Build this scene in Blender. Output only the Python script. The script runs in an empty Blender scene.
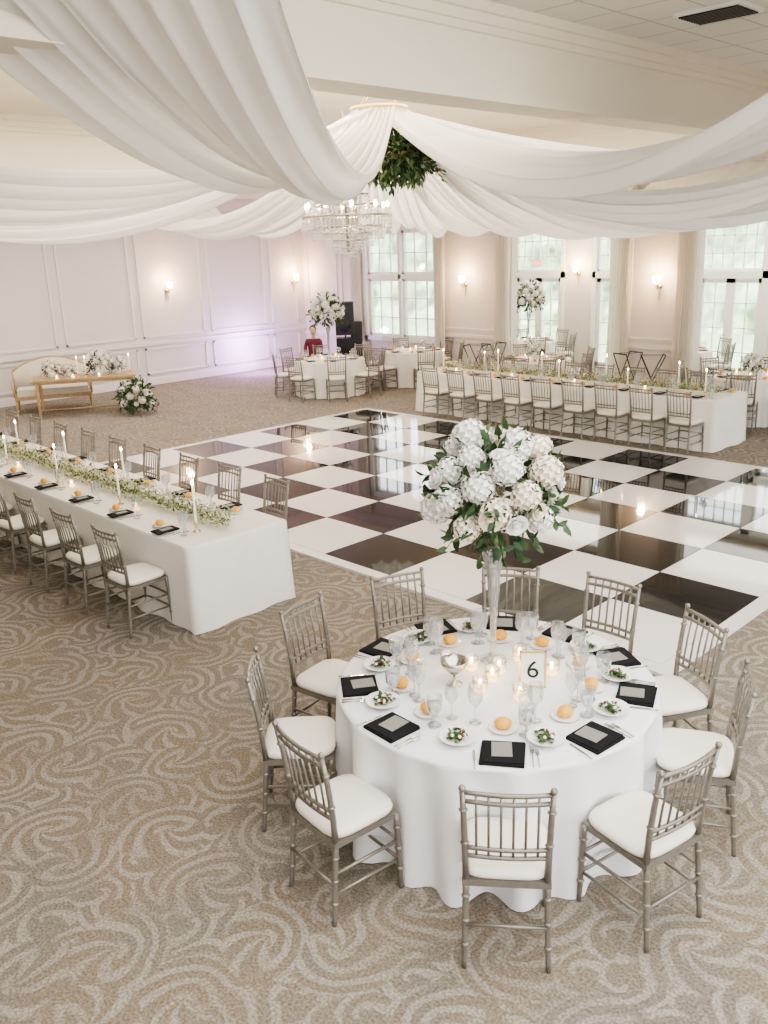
import bpy, math, random
from mathutils import Vector, Matrix, noise
random.seed(7)
S=bpy.context.scene
COL=S.collection
pi=math.pi
# ------------------------------------------------------------------ materials
def newmat(name):
    m=bpy.data.materials.new(name); m.use_nodes=True
    return m, m.node_tree, m.node_tree.nodes["Principled BSDF"]
def pmat(name,col,rough=.6,metal=0,var=.06,nscale=8,emit=None,es=0,spec=.5,sss=0,bump=0):
    m,nt,b=newmat(name)
    n=nt.nodes; L=nt.links
    if var>0:
        tc=n.new("ShaderNodeTexCoord"); no=n.new("ShaderNodeTexNoise"); no.inputs["Scale"].default_value=nscale
        L.new(tc.outputs["Object"],no.inputs["Vector"])
        r=n.new("ShaderNodeValToRGB")
        r.color_ramp.elements[0].position=.3; r.color_ramp.elements[1].position=.7
        r.color_ramp.elements[0].color=(*[max(0,c*(1-var)) for c in col],1)
        r.color_ramp.elements[1].color=(*[min(1,c*(1+var)) for c in col],1)
        L.new(no.outputs["Fac"],r.inputs[0]); L.new(r.outputs[0],b.inputs["Base Color"])
        if bump>0:
            bp=n.new("ShaderNodeBump"); bp.inputs["Strength"].default_value=bump; L.new(no.outputs["Fac"],bp.inputs["Height"]); L.new(bp.outputs[0],b.inputs["Normal"])
    else: b.inputs["Base Color"].default_value=(*col,1)
    b.inputs["Roughness"].default_value=rough; b.inputs["Metallic"].default_value=metal
    b.inputs["Specular IOR Level"].default_value=spec
    if emit: b.inputs["Emission Color"].default_value=(*emit,1); b.inputs["Emission Strength"].default_value=es
    return m
def glassmat(name,tint=(1,1,1),refl=.25,milky=.06):
    m=bpy.data.materials.new(name); m.use_nodes=True; nt=m.node_tree; nt.nodes.clear(); n=nt.nodes;L=nt.links
    o=n.new("ShaderNodeOutputMaterial"); t=n.new("ShaderNodeBsdfTransparent"); g=n.new("ShaderNodeBsdfGlossy"); d=n.new("ShaderNodeBsdfDiffuse")
    t.inputs[0].default_value=(*tint,1); g.inputs["Roughness"].default_value=.04; d.inputs[0].default_value=(.95,.95,.93,1)
    lw=n.new("ShaderNodeLayerWeight"); lw.inputs[0].default_value=refl
    m1=n.new("ShaderNodeMixShader"); m2=n.new("ShaderNodeMixShader"); m2.inputs[0].default_value=milky
    L.new(lw.outputs["Facing"],m1.inputs[0]); L.new(t.outputs[0],m1.inputs[1]); L.new(g.outputs[0],m1.inputs[2])
    L.new(m1.outputs[0],m2.inputs[1]); L.new(d.outputs[0],m2.inputs[2]); L.new(m2.outputs[0],o.inputs[0])
    return m
def clothmat(name,col,transl=.4,nscale=60):
    m=bpy.data.materials.new(name); m.use_nodes=True; nt=m.node_tree; nt.nodes.clear(); n=nt.nodes;L=nt.links
    o=n.new("ShaderNodeOutputMaterial"); d=n.new("ShaderNodeBsdfDiffuse"); t=n.new("ShaderNodeBsdfTranslucent"); mx=n.new("ShaderNodeMixShader")
    d.inputs[0].default_value=(*col,1); t.inputs[0].default_value=(*col,1); mx.inputs[0].default_value=transl
    no=n.new("ShaderNodeTexNoise"); no.inputs["Scale"].default_value=nscale; bp=n.new("ShaderNodeBump"); bp.inputs["Strength"].default_value=.05
    tc=n.new("ShaderNodeTexCoord"); L.new(tc.outputs["Object"],no.inputs["Vector"]); L.new(no.outputs["Fac"],bp.inputs["Height"]); L.new(bp.outputs[0],d.inputs["Normal"])
    L.new(d.outputs[0],mx.inputs[1]); L.new(t.outputs[0],mx.inputs[2]); L.new(mx.outputs[0],o.inputs[0])
    return m
M={}
M['wall']=pmat("wall_paint",(.71,.66,.62),.7,var=.02,nscale=2)
M['trim']=pmat("trim_paint",(.77,.73,.69),.5,var=.015)
M['white']=pmat("white_paint",(.86,.85,.82),.4,var=.01)
M['cream']=pmat("cream_soffit_paint",(.82,.76,.63),.7,var=.02,nscale=1)
M['linen']=pmat("white_linen",(.83,.83,.85),.8,var=.02,nscale=5,spec=.2)
M['linen2']=pmat("ivory_linen",(.83,.80,.75),.8,var=.02,nscale=5,spec=.2)
M['gold']=pmat("champagne_silver_wood",(.25,.230,.205),.30,.5,var=.08,nscale=30)
M['cushion']=pmat("ivory_cushion",(.82,.78,.70),.6,var=.02)
M['blk']=pmat("black_cloth",(.012,.012,.014),.85,var=.1,spec=.2)
M['card']=pmat("menu_card",(.24,.24,.22),.6,var=.02)
M['china']=pmat("white_china",(.88,.88,.87),.15,var=0)
M['roll']=pmat("bread_roll",(.80,.42,.07),.5,var=.15,nscale=40)
M['salad']=pmat("salad_leaf",(.05,.10,.025),.5,var=.4,nscale=60)
M['red']=pmat("tomato",(.30,.05,.06),.3,var=.1)
M['silver']=pmat("silver_metal",(.55,.52,.47),.2,1,var=.02)
M['brass']=pmat("brass_metal",(.80,.60,.32),.25,1,var=.04)
M['glass']=glassmat("clear_glass",(.90,.92,.93),.5,.10)
M['crystal']=glassmat("crystal",(1,.99,.97),.6,.5)
M['pane']=glassmat("window_glass",(.98,1,1),.1,.01)
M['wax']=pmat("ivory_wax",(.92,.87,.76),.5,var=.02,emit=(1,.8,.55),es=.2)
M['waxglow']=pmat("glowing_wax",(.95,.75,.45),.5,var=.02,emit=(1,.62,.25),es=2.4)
M['flame']=pmat("candle_flame",(1,.8,.4),.5,var=0,emit=(1,.66,.28),es=22)
M['bulb']=pmat("lamp_bulb",(1,.9,.75),.5,var=0,emit=(1,.80,.52),es=16)
M['leaf']=pmat("dark_foliage",(.03,.075,.025),.5,var=.45,nscale=14)
M['leaf2']=pmat("sage_foliage",(.17,.22,.09),.6,var=.35,nscale=20)
M['petal']=pmat("white_petal",(.87,.86,.83),.6,var=.06,nscale=30)
M['petal2']=pmat("cream_petal",(.86,.80,.67),.6,var=.08,nscale=30)
M['breath']=pmat("babys_breath",(.62,.60,.38),.7,var=.2,nscale=40)
M['oak']=pmat("gilt_wood",(.46,.33,.18),.45,.15,var=.15,nscale=20)
M['sofa']=pmat("cream_upholstery",(.66,.60,.50),.8,var=.04)
M['black']=pmat("black_plastic",(.012,.012,.015),.4,var=.1)
M['drape']=clothmat("sheer_white_fabric",(.89,.875,.845),.42)
M['curt']=clothmat("curtain_fabric",(.95,.92,.85),.5)
M['tilew']=pmat("white_floor_tile",(.78,.755,.72),.07,var=.01,nscale=3)
M['tileb']=pmat("black_floor_tile",(.006,.008,.010),.035,var=.2,nscale=3,spec=.32)
M['exit']=pmat("exit_sign_red",(.8,.1,.08),.5,var=0,emit=(1,.15,.1),es=3)
M['lawn']=pmat("lawn",(.45,.55,.32),.9,var=.2,nscale=2)
M['hedge']=pmat("tree_foliage",(.44,.54,.36),.9,var=.65,nscale=1.2)
M['skin']=pmat("skin",(.55,.36,.27),.5,var=.03)
M['hair']=pmat("dark_hair",(.03,.02,.015),.5,var=.1)
M['shirt']=pmat("maroon_shirt",(.14,.02,.04),.8,var=.06)
M['pants']=pmat("dark_trousers",(.03,.03,.04),.8,var=.06)
def ceiling_tile():
    m,nt,b=newmat("ceiling_tile"); n=nt.nodes;L=nt.links
    tc=n.new("ShaderNodeTexCoord"); br=n.new("ShaderNodeTexBrick"); br.offset=0; br.squash=1
    br.inputs["Scale"].default_value=1; br.inputs["Brick Width"].default_value=.61; br.inputs["Row Height"].default_value=.61
    br.inputs["Mortar Size"].default_value=.014; br.inputs["Mortar Smooth"].default_value=.2
    br.inputs["Color1"].default_value=(.74,.71,.66,1);br.inputs["Color2"].default_value=(.73,.70,.65,1);br.inputs["Mortar"].default_value=(.50,.47,.43,1)
    L.new(tc.outputs["Object"],br.inputs["Vector"]); L.new(br.outputs["Color"],b.inputs["Base Color"]); b.inputs["Roughness"].default_value=.8
    return m
M['ctile']=ceiling_tile()
def carpet():
    m,nt,b=newmat("scroll_carpet"); n=nt.nodes;L=nt.links
    def math_(op,a,bb=None,c=None):
        x=n.new("ShaderNodeMath"); x.operation=op
        for i,v in enumerate((a,bb,c)):
            if v is None: continue
            if isinstance(v,(int,float)): x.inputs[i].default_value=v
            else: L.new(v,x.inputs[i])
        return x.outputs[0]
    def mrange(v,a,bb,c=0,d=1):
        x=n.new("ShaderNodeMapRange"); x.interpolation_type='SMOOTHSTEP'
        for i,k in enumerate((a,bb,c,d)): x.inputs[i+1].default_value=k
        L.new(v,x.inputs[0]); return x.outputs[0]
    tc=n.new("ShaderNodeTexCoord")
    nz=n.new("ShaderNodeTexNoise"); nz.inputs["Scale"].default_value=1.6; L.new(tc.outputs["Object"],nz.inputs["Vector"])
    sc=n.new("ShaderNodeVectorMath"); sc.operation='MULTIPLY_ADD'; L.new(nz.outputs["Color"],sc.inputs[0]); sc.inputs[1].default_value=(.20,.20,0); L.new(tc.outputs["Object"],sc.inputs[2])
    def cell(scale,off,rn=.6):
        ad=n.new("ShaderNodeVectorMath"); ad.operation='ADD'; L.new(sc.outputs[0],ad.inputs[0]); ad.inputs[1].default_value=off
        v=n.new("ShaderNodeTexVoronoi"); v.voronoi_dimensions='2D'; v.inputs["Scale"].default_value=scale; v.inputs["Randomness"].default_value=rn
        L.new(ad.outputs[0],v.inputs["Vector"])
        d=n.new("ShaderNodeVectorMath"); d.operation='SUBTRACT'; L.new(ad.outputs[0],d.inputs[0]); L.new(v.outputs["Position"],d.inputs[1])
        sp=n.new("ShaderNodeSeparateXYZ"); L.new(d.outputs[0],sp.inputs[0])
        cs=n.new("ShaderNodeSeparateColor"); L.new(v.outputs["Color"],cs.inputs[0])
        ang=math_('ADD',math_('ARCTAN2',sp.outputs[1],sp.outputs[0]),math_('MULTIPLY',math_('FLOOR',math_('MULTIPLY',cs.outputs[0],6)),1.0472))
        r=math_('SQRT',math_('ADD',math_('MULTIPLY',sp.outputs[0],sp.outputs[0]),math_('MULTIPLY',sp.outputs[1],sp.outputs[1])))
        return r,ang
    r1,a1=cell(2.0,(0,0,0)); r2,a2=cell(3.9,(5.3,2.1,0))
    ca=math_('COSINE',a1)
    ecc=math_('MULTIPLY',math_('MULTIPLY',ca,r1),30)
    arcs=math_('SINE',math_('ADD',math_('MULTIPLY',r1,54),ecc))
    win=mrange(ca,-.55,.0)
    arcs=math_('MULTIPLY',mrange(arcs,-.2,.5),win)
    pl=math_('SINE',math_('ADD',math_('MULTIPLY',math_('SINE',a1),9),math_('MULTIPLY',r1,28)))
    pl=math_('MULTIPLY',mrange(pl,0,.6),math_('SUBTRACT',1,win))
    small=math_('SINE',math_('ADD',math_('ADD',math_('MULTIPLY',r2,54),math_('MULTIPLY',math_('MULTIPLY',math_('COSINE',a2),r2),34)),a2))
    small=mrange(small,-.1,.5)
    far=mrange(r1,.22,.27)
    mixv=math_('ADD',math_('MULTIPLY',math_('ADD',arcs,pl),math_('SUBTRACT',1,far)),math_('MULTIPLY',small,far))
    pn=n.new("ShaderNodeTexNoise"); pn.inputs["Scale"].default_value=2.2; L.new(tc.outputs["Object"],pn.inputs["Vector"])
    mixv=math_('MULTIPLY',mixv,mrange(pn.outputs["Fac"],.35,.6,.55,1.0))
    big=n.new("ShaderNodeTexNoise"); big.inputs["Scale"].default_value=1.3; L.new(tc.outputs["Object"],big.inputs["Vector"])
    cr=n.new("ShaderNodeValToRGB"); cr.color_ramp.elements[0].position=.42; cr.color_ramp.elements[1].position=.58
    cr.color_ramp.elements[0].color=(.235,.196,.150,1); cr.color_ramp.elements[1].color=(.214,.190,.162,1); L.new(big.outputs["Fac"],cr.inputs[0])
    mx=n.new("ShaderNodeMix"); mx.data_type='RGBA'; L.new(mixv,mx.inputs["Factor"]); L.new(cr.outputs[0],mx.inputs["A"]); mx.inputs["B"].default_value=(.328,.298,.258,1)
    fn=n.new("ShaderNodeTexNoise"); fn.inputs["Scale"].default_value=75; fn.inputs["Detail"].default_value=4; L.new(tc.outputs["Object"],fn.inputs["Vector"])
    fm=mrange(fn.outputs["Fac"],.3,.7,.66,1.26)
    ml=n.new("ShaderNodeVectorMath"); ml.operation='SCALE'; L.new(mx.outputs["Result"],ml.inputs[0]); L.new(fm,ml.inputs[3])
    L.new(ml.outputs[0],b.inputs["Base Color"]); b.inputs["Roughness"].default_value=.95; b.inputs["Specular IOR Level"].default_value=.1
    bp=n.new("ShaderNodeBump"); bp.inputs["Strength"].default_value=.3; bp.inputs["Distance"].default_value=.01; L.new(fn.outputs["Fac"],bp.inputs["Height"]); L.new(bp.outputs[0],b.inputs["Normal"])
    return m
M['carpet']=carpet()
# ------------------------------------------------------------------ mesh builder
class MB:
    def __init__(s): s.v=[];s.f=[];s.m=[];s.sm=[];s.mats=[]
    def mi(s,k):
        if k not in s.mats: s.mats.append(k)
        return s.mats.index(k)
    def add(s,vs,fs,mat,smooth=True):
        o=len(s.v); s.v+= [tuple(v) for v in vs]; k=s.mi(mat)
        for f in fs: s.f.append(tuple(i+o for i in f)); s.m.append(k); s.sm.append(smooth)
    def box(s,c,d,mat,rz=0,R=None):
        vs=[Vector((x*d[0]/2,y*d[1]/2,z*d[2]/2)) for x in(-1,1) for y in(-1,1) for z in(-1,1)]
        if R is None: R=Matrix.Rotation(rz,3,'Z')
        vs=[R@v+Vector(c) for v in vs]
        s.add(vs,[(0,1,3,2),(4,6,7,5),(0,4,5,1),(2,3,7,6),(0,2,6,4),(1,5,7,3)],mat,False)
    def b2(s,x0,x1,y0,y1,z0,z1,mat): s.box(((x0+x1)/2,(y0+y1)/2,(z0+z1)/2),(abs(x1-x0),abs(y1-y0),abs(z1-z0)),mat)
    def tube(s,pts,rad,mat,n=8):
        pts=[Vector(p) for p in pts]
        if not isinstance(rad,(list,tuple)): rad=[rad]*len(pts)
        vs=[];fs=[]; up=None
        for i,p in enumerate(pts):
            t=(pts[min(i+1,len(pts)-1)]-pts[max(i-1,0)]).normalized()
            if up is None: up=Vector((0,0,1)) if abs(t.z)<.9 else Vector((1,0,0))
            a=t.cross(up).normalized(); bb=a.cross(t).normalized(); up=bb
            for k in range(n):
                q=2*pi*k/n; vs.append(p+(a*math.cos(q)+bb*math.sin(q))*rad[i])
        for i in range(len(pts)-1):
            for k in range(n):
                a=i*n+k;b=i*n+(k+1)%n; fs.append((a,b,b+n,a+n))
        fs.append(tuple(range(n))[::-1]); fs.append(tuple(range((len(pts)-1)*n,len(pts)*n)))
        s.add(vs,fs,mat,True)
    def lathe(s,prof,mat,c=(0,0,0),n=24,fn=None):
        vs=[];fs=[]
        for r,z in prof:
            for k in range(n):
                q=2*pi*k/n; rr=r if fn is None else fn(r,z,q)
                vs.append((c[0]+rr*math.cos(q),c[1]+rr*math.sin(q),c[2]+z))
        for i in range(len(prof)-1):
            for k in range(n):
                a=i*n+k;b=i*n+(k+1)%n; fs.append((a,b,b+n,a+n))
        s.add(vs,fs,mat,True)
    def ball(s,c,r,mat,n=10,m=6,sc=(1,1,1)):
        vs=[];fs=[]
        for i in range(m+1):
            t=pi*i/m
            for k in range(n):
                q=2*pi*k/n; vs.append((c[0]+r*sc[0]*math.sin(t)*math.cos(q),c[1]+r*sc[1]*math.sin(t)*math.sin(q),c[2]-r*sc[2]*math.cos(t)))
        for i in range(m):
            for k in range(n):
                a=i*n+k;b=i*n+(k+1)%n; fs.append((a,b,b+n,a+n))
        s.add(vs,fs,mat,True)
    def leaf(s,p,d,nrm,l,w,mat):
        p=Vector(p);d=Vector(d).normalized();nrm=Vector(nrm); sd=d.cross(nrm)
        if sd.length<1e-4: sd=d.cross(Vector((0,0,1)))
        if sd.length<1e-4: sd=Vector((1,0,0))
        sd.normalize(); up=sd.cross(d)
        vs=[p,p+d*l*.35+sd*w*.5+up*w*.15,p+d*l*.35-up*0.0,p+d*l*.35-sd*w*.5+up*w*.15,p+d*l*.72+sd*w*.35+up*w*.05,p+d*l*.72-up*w*.1,p+d*l*.72-sd*w*.35+up*w*.05,p+d*l-up*w*.25]
        s.add(vs,[(0,1,2),(0,2,3),(1,4,5,2),(2,5,6,3),(4,7,5),(5,7,6)],mat,True)
    def mesh(s,name):
        me=bpy.data.meshes.new(name); me.from_pydata(s.v,[],s.f)
        for k in s.mats: me.materials.append(M[k])
        me.polygons.foreach_set("material_index",s.m); me.polygons.foreach_set("use_smooth",s.sm); me.update()
        return me
def obj(name,me,loc=(0,0,0),rz=0,sc=1,parent=None):
    if isinstance(me,MB): me=me.mesh(name)
    o=bpy.data.objects.new(name,me); COL.objects.link(o); o.location=loc; o.rotation_euler=(0,0,rz)
    o.scale=(sc,sc,sc) if not isinstance(sc,tuple) else sc
    if parent: o.parent=parent
    return o
def rnd(a,b): return random.uniform(a,b)
def rdir():
    z=rnd(-1,1);q=rnd(0,2*pi);r=math.sqrt(1-z*z); return Vector((r*math.cos(q),r*math.sin(q),z))
# ------------------------------------------------------------------ camera
th=math.radians(-45.8); p=math.radians(16.9); ro=math.radians(2.0)
FW=Vector((math.sin(th),math.cos(th),0)); RT=Vector((math.cos(th),-math.sin(th),0))
fwd=FW*math.cos(p)-Vector((0,0,1))*math.sin(p); up=FW*math.sin(p)+Vector((0,0,1))*math.cos(p)
xa=RT*math.cos(ro)-up*math.sin(ro); ya=RT*math.sin(ro)+up*math.cos(ro)
cd=bpy.data.cameras.new("camera"); cam=bpy.data.objects.new("camera",cd); COL.objects.link(cam)
mt=Matrix((xa,ya,-fwd)).transposed().to_4x4(); mt.translation=Vector((0,0,3.1)); cam.matrix_world=mt
cd.sensor_fit='VERTICAL'; cd.sensor_height=24; cd.lens=882/1024*24; cd.clip_start=.05; cd.clip_end=200
S.camera=cam
# ------------------------------------------------------------------ room shell
XL=-19.3; YB=16.0; YD=19.0; XP=-14.5
b=MB(); b.b2(XL-.2,5,-7,YD+.2,-.1,0,'carpet'); obj("floor",b)
b=MB(); b.b2(XL-.2,XL,-7,YB+.2,0,4.3,'wall'); obj("wall_left",b)
b=MB(); b.b2(XL-.2,5.2,-7.2,-7,0,5.16,'wall'); obj("wall_near",b)
b=MB(); yy=-7
for i in range(6):
    b.b2(5,5.2,yy,yy+1.1,0,5.16,'wall'); b.b2(5,5.2,yy+1.1,yy+3.84,0,.5,'wall'); b.b2(5,5.2,yy+1.1,yy+3.84,4.2,5.16,'wall'); yy+=3.84
obj("wall_right",b)
def paneled(bm,axis,c,u0,u1,z0,z1,t=.03):
    w=.045
    segs=[(u0,u1,z0,z0+w),(u0,u1,z1-w,z1),(u0,u0+w,z0,z1),(u1-w,u1,z0,z1)]
    for a,b_,c0,c1 in segs:
        if axis=='X': bm.b2(c,c+t,a,b_,c0,c1,'trim')
        else: bm.b2(a,b_,c-t,c,c0,c1,'trim')
b=MB()
y=-6.6
while y<15.6:
    y1=min(y+1.75,15.75)
    paneled(b,'X',XL,y,y1,1.12,3.95); paneled(b,'X',XL,y,y1,.25,.88); y+=1.95
b.b2(XL,XL+.05,-7,YB,.95,1.02,'trim')
for k,(t,z0,z1) in enumerate([(.06,4.02,4.10),(.12,4.10,4.20),(.18,4.20,4.30)]): b.b2(XL,XL+t,-7,YB,z0,z1,'trim')
obj("trim_left",b)
b=MB(); b.b2(XL,XL+.03,-7,YB,0,.16,'trim'); obj("baseboard_left",b)
b=MB()
H=4.3
def wb(x0,x1,z0,z1): b.b2(x0,x1,YB,YB+.2,z0,z1,'wall')
wb(XL,-16.75,0,H); wb(-16.75,-14.4,0,.85); wb(-16.75,-14.4,3.4,H); wb(-14.4,-12.2,0,H)
wb(-12.2,-9.5,3.6,H); wb(-9.5,-7.9,0,H); wb(-7.9,-4.4,3.6,H); wb(-4.4,5,0,H); b.b2(XL,5,YB,YB+.2,H,5.16,'wall')
obj("wall_back",b)
b=MB()
for x0,x1 in ((-19.1,-17.9),(-17.75,-16.95),(-14.2,-12.4),(-9.3,-8.1),(-4.2,-2.6)):
    paneled(b,'Y',YB,x0,x1,1.12,3.9); paneled(b,'Y',YB,x0,x1,.25,.88)
for x0,x1 in ((XL,-14.4),(-14.4,-12.2),(-9.5,-7.9),(-4.4,5)):
    b.b2(x0,x1,YB-.05,YB,.95 if x1!=-14.4 else .80,1.02 if x1!=-14.4 else .87,'trim')
for t,z0,z1 in [(.06,4.02,4.10),(.12,4.10,4.20),(.18,4.20,4.30)]: b.b2(XL,5,YB-t,YB,z0,z1,'trim')
obj("trim_back",b)
b=MB()
for x0,x1 in ((XL,-12.2),(-9.5,-7.9),(-4.4,5)): b.b2(x0,x1,YB-.03,YB,0,.16,'trim')
obj("baseboard_back",b)
b=MB(); b.b2(XP-.15,XP,YB+.2,YD+.2,0,3.7,'wall'); obj("wall_porch_left",b)
doors=[(-14.35,-12.95),(-11.95,-10.5),(-9.35,-7.95),(-7.75,-6.35),(-5.3,-3.9),(-2.6,-1.2)]
b=MB(); x=XP
for d0,d1 in doors:
    b.b2(x,d0,YD,YD+.2,0,3.7,'wall'); b.b2(d0,d1,YD,YD+.2,3.4,3.7,'wall'); b.b2(d0,d1,YD,YD+.2,0,.05,'wall'); x=d1
b.b2(x,5,YD,YD+.2,0,3.7,'wall'); obj("wall_porch_back",b)
b=MB(); b.b2(5,5.2,YB,YD+.2,0,3.7,'wall'); obj("wall_porch_right",b)
b=MB(); b.b2(XP-.15,5.2,YB+.2,YD+.2,3.7,3.8,'cream'); obj("ceiling_porch",b)
def frame(bm,x0,x1,y,z0,z1,cols,rows,fw=.07,mw=.022):
    d0,d1=y+.03,y+.13
    bm.b2(x0,x0+fw,d0,d1,z0,z1,'white');bm.b2(x1-fw,x1,d0,d1,z0,z1,'white');bm.b2(x0,x1,d0,d1,z0,z0+fw,'white');bm.b2(x0,x1,d0,d1,z1-fw,z1,'white')
    for i in range(1,cols):
        xx=x0+(x1-x0)*i/cols; bm.b2(xx-mw/2,xx+mw/2,y+.06,y+.10,z0,z1,'white')
    for i in range(1,rows):
        zz=z0+(z1-z0)*i/rows; bm.b2(x0,x1,y+.06,y+.10,zz-mw/2,zz+mw/2,'white')
    bm.b2(x0+fw,x1-fw,y+.078,y+.082,z0+fw,z1-fw,'pane')
b=MB()
for x0,x1 in ((-16.75,-15.6),(-15.55,-14.4)):
    frame(b,x0,x1,YB,.85,2.28,3,3); frame(b,x0,x1,YB,2.36,3.4,3,2)
for x0,x1,z0,z1 in ((-16.87,-16.75,.75,3.5),(-14.4,-14.28,.75,3.5),(-16.87,-14.28,3.4,3.5),(-16.87,-14.28,.75,.85),(-15.62,-15.53,.85,3.4),(-16.75,-14.4,2.27,2.37)):
    b.b2(x0,x1,YB-.06,YB,z0,z1,'white')
obj("window_1",b)
for i,(d0,d1) in enumerate(doors):
    b=MB(); mid=(d0+d1)/2
    frame(b,d0,mid,YD,.05,2.15,2,4,.10); frame(b,mid,d1,YD,.05,2.15,2,4,.10)
    b.b2(d0-.1,d0,YD-.05,YD,0,3.5,'white'); b.b2(d1,d1+.1,YD-.05,YD,0,3.5,'white'); b.b2(d0-.1,d1+.1,YD-.05,YD,2.15,2.30,'white'); b.b2(d0-.1,d1+.1,YD-.05,YD,3.4,3.5,'white')
    b.tube([(mid-.05,YD+.02,.95),(mid-.05,YD-.03,.95),(mid-.12,YD-.03,.95)],.012,'brass')
    obj("door_%d"%(i+1),b)
    b=MB(); frame(b,d0,d1,YD,2.30,3.4,6,3,.05); obj("window_%d"%(i+2),b)
XF=-5.5; ZC=5.06
b=MB(); b.b2(XF,5,-7,YB+.2,ZC,ZC+.1,'ctile'); obj("ceiling",b)
b=MB(); b.b2(-13.6,XF-.4,2.4,14.6,ZC,ZC+.1,'cream'); obj("ceiling_tray",b)
b=MB()
b.b2(XF-.4,XF,-7,YB,4.3,ZC,'cream'); b.b2(XL,-13.6,-7,YB,4.3,ZC+.1,'cream'); b.b2(-13.6,XF-.4,14.6,YB,4.3,ZC+.1,'cream'); b.b2(-13.6,XF-.4,-7,2.4,4.3,ZC+.1,'cream')
obj("ceiling_soffit",b)
b=MB()
for t,z0,z1 in [(.05,4.84,4.90),(.09,4.90,4.98),(.14,4.98,5.06)]:
    b.b2(XF,XF+t,-7,YB,z0,z1,'cream')
    b.b2(-13.6,XF-.4,14.6-t,14.6,z0,z1,'cream'); b.b2(-13.6,-13.6+t,2.4,14.6,z0,z1,'cream')
b.b2(XF,XF+.04,-7,YB,4.3,4.40,'cream')
obj("trim_ceiling",b)
b=MB(); b.b2(-4.6,-3.95,8.45,8.95,ZC-.03,ZC,'white')
for i in range(9): b.b2(-4.56,-3.99,8.49+i*.05,8.51+i*.05,ZC-.045,ZC-.03,'black')
obj("air_vent",b)
for x,y in ((-4.3,7.6),(-3.5,10.6),(-2.2,8.6),(-1.5,5.6)):
    b=MB(); b.lathe([(.09,0),(.09,-.02),(.07,-.02),(.065,.0)],'white',n=20); b.ball((0,0,.0),.06,'bulb',sc=(1,1,.2)); obj("recessed_light",b,(x,y,ZC))
# outdoors
b=MB(); b.b2(-60,40,YD+.2,60,-.3,-.2,'lawn'); b.b2(-60,XL-.2,-10,YD+.2,-.3,-.2,'lawn'); obj("lawn",b)
b=MB()
nx,nz=120,16; vs=[];fs=[]
for i in range(nx+1):
    for k in range(nz+1):
        x=-55+80*i/nx; z=-.2+5.2*k/nz
        q=noise.noise(Vector((x*.35,z*.5,0)))*1.6+noise.noise(Vector((x*1.3,z*1.3,4)))*.6
        vs.append((x,30+q+z*.35,z+ (noise.noise(Vector((x*.4,0,9)))*1.6 if k==nz else 0)))
for i in range(nx):
    for k in range(nz): a=i*(nz+1)+k; fs.append((a,a+nz+1,a+nz+2,a+1))
b.add(vs,fs,'hedge'); obj("tree_line",b)
# ------------------------------------------------------------------ dance floor
b=MB(); X0,Y0,tx,ty=-12.4,5.6,.955,.866; NC,NR=10,7
for c in range(NC):
    for r in range(NR):
        g=.004
        b.b2(X0+c*tx+g,X0+(c+1)*tx-g,Y0+r*ty+g,Y0+(r+1)*ty-g,0,.03,'tileb' if (c+r)%2==0 else 'tilew')
x1=X0+NC*tx; y1=Y0+NR*ty
b.b2(X0,x1,Y0,y1,0,.022,'tilew')
for a in ((X0-.13,x1+.13,Y0-.13,Y0),(X0-.13,x1+.13,y1,y1+.13),(X0-.13,X0,Y0,y1),(x1,x1+.13,Y0,y1)): b.b2(*a,0,.028,'tilew')
obj("dance_floor",b)
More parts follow.
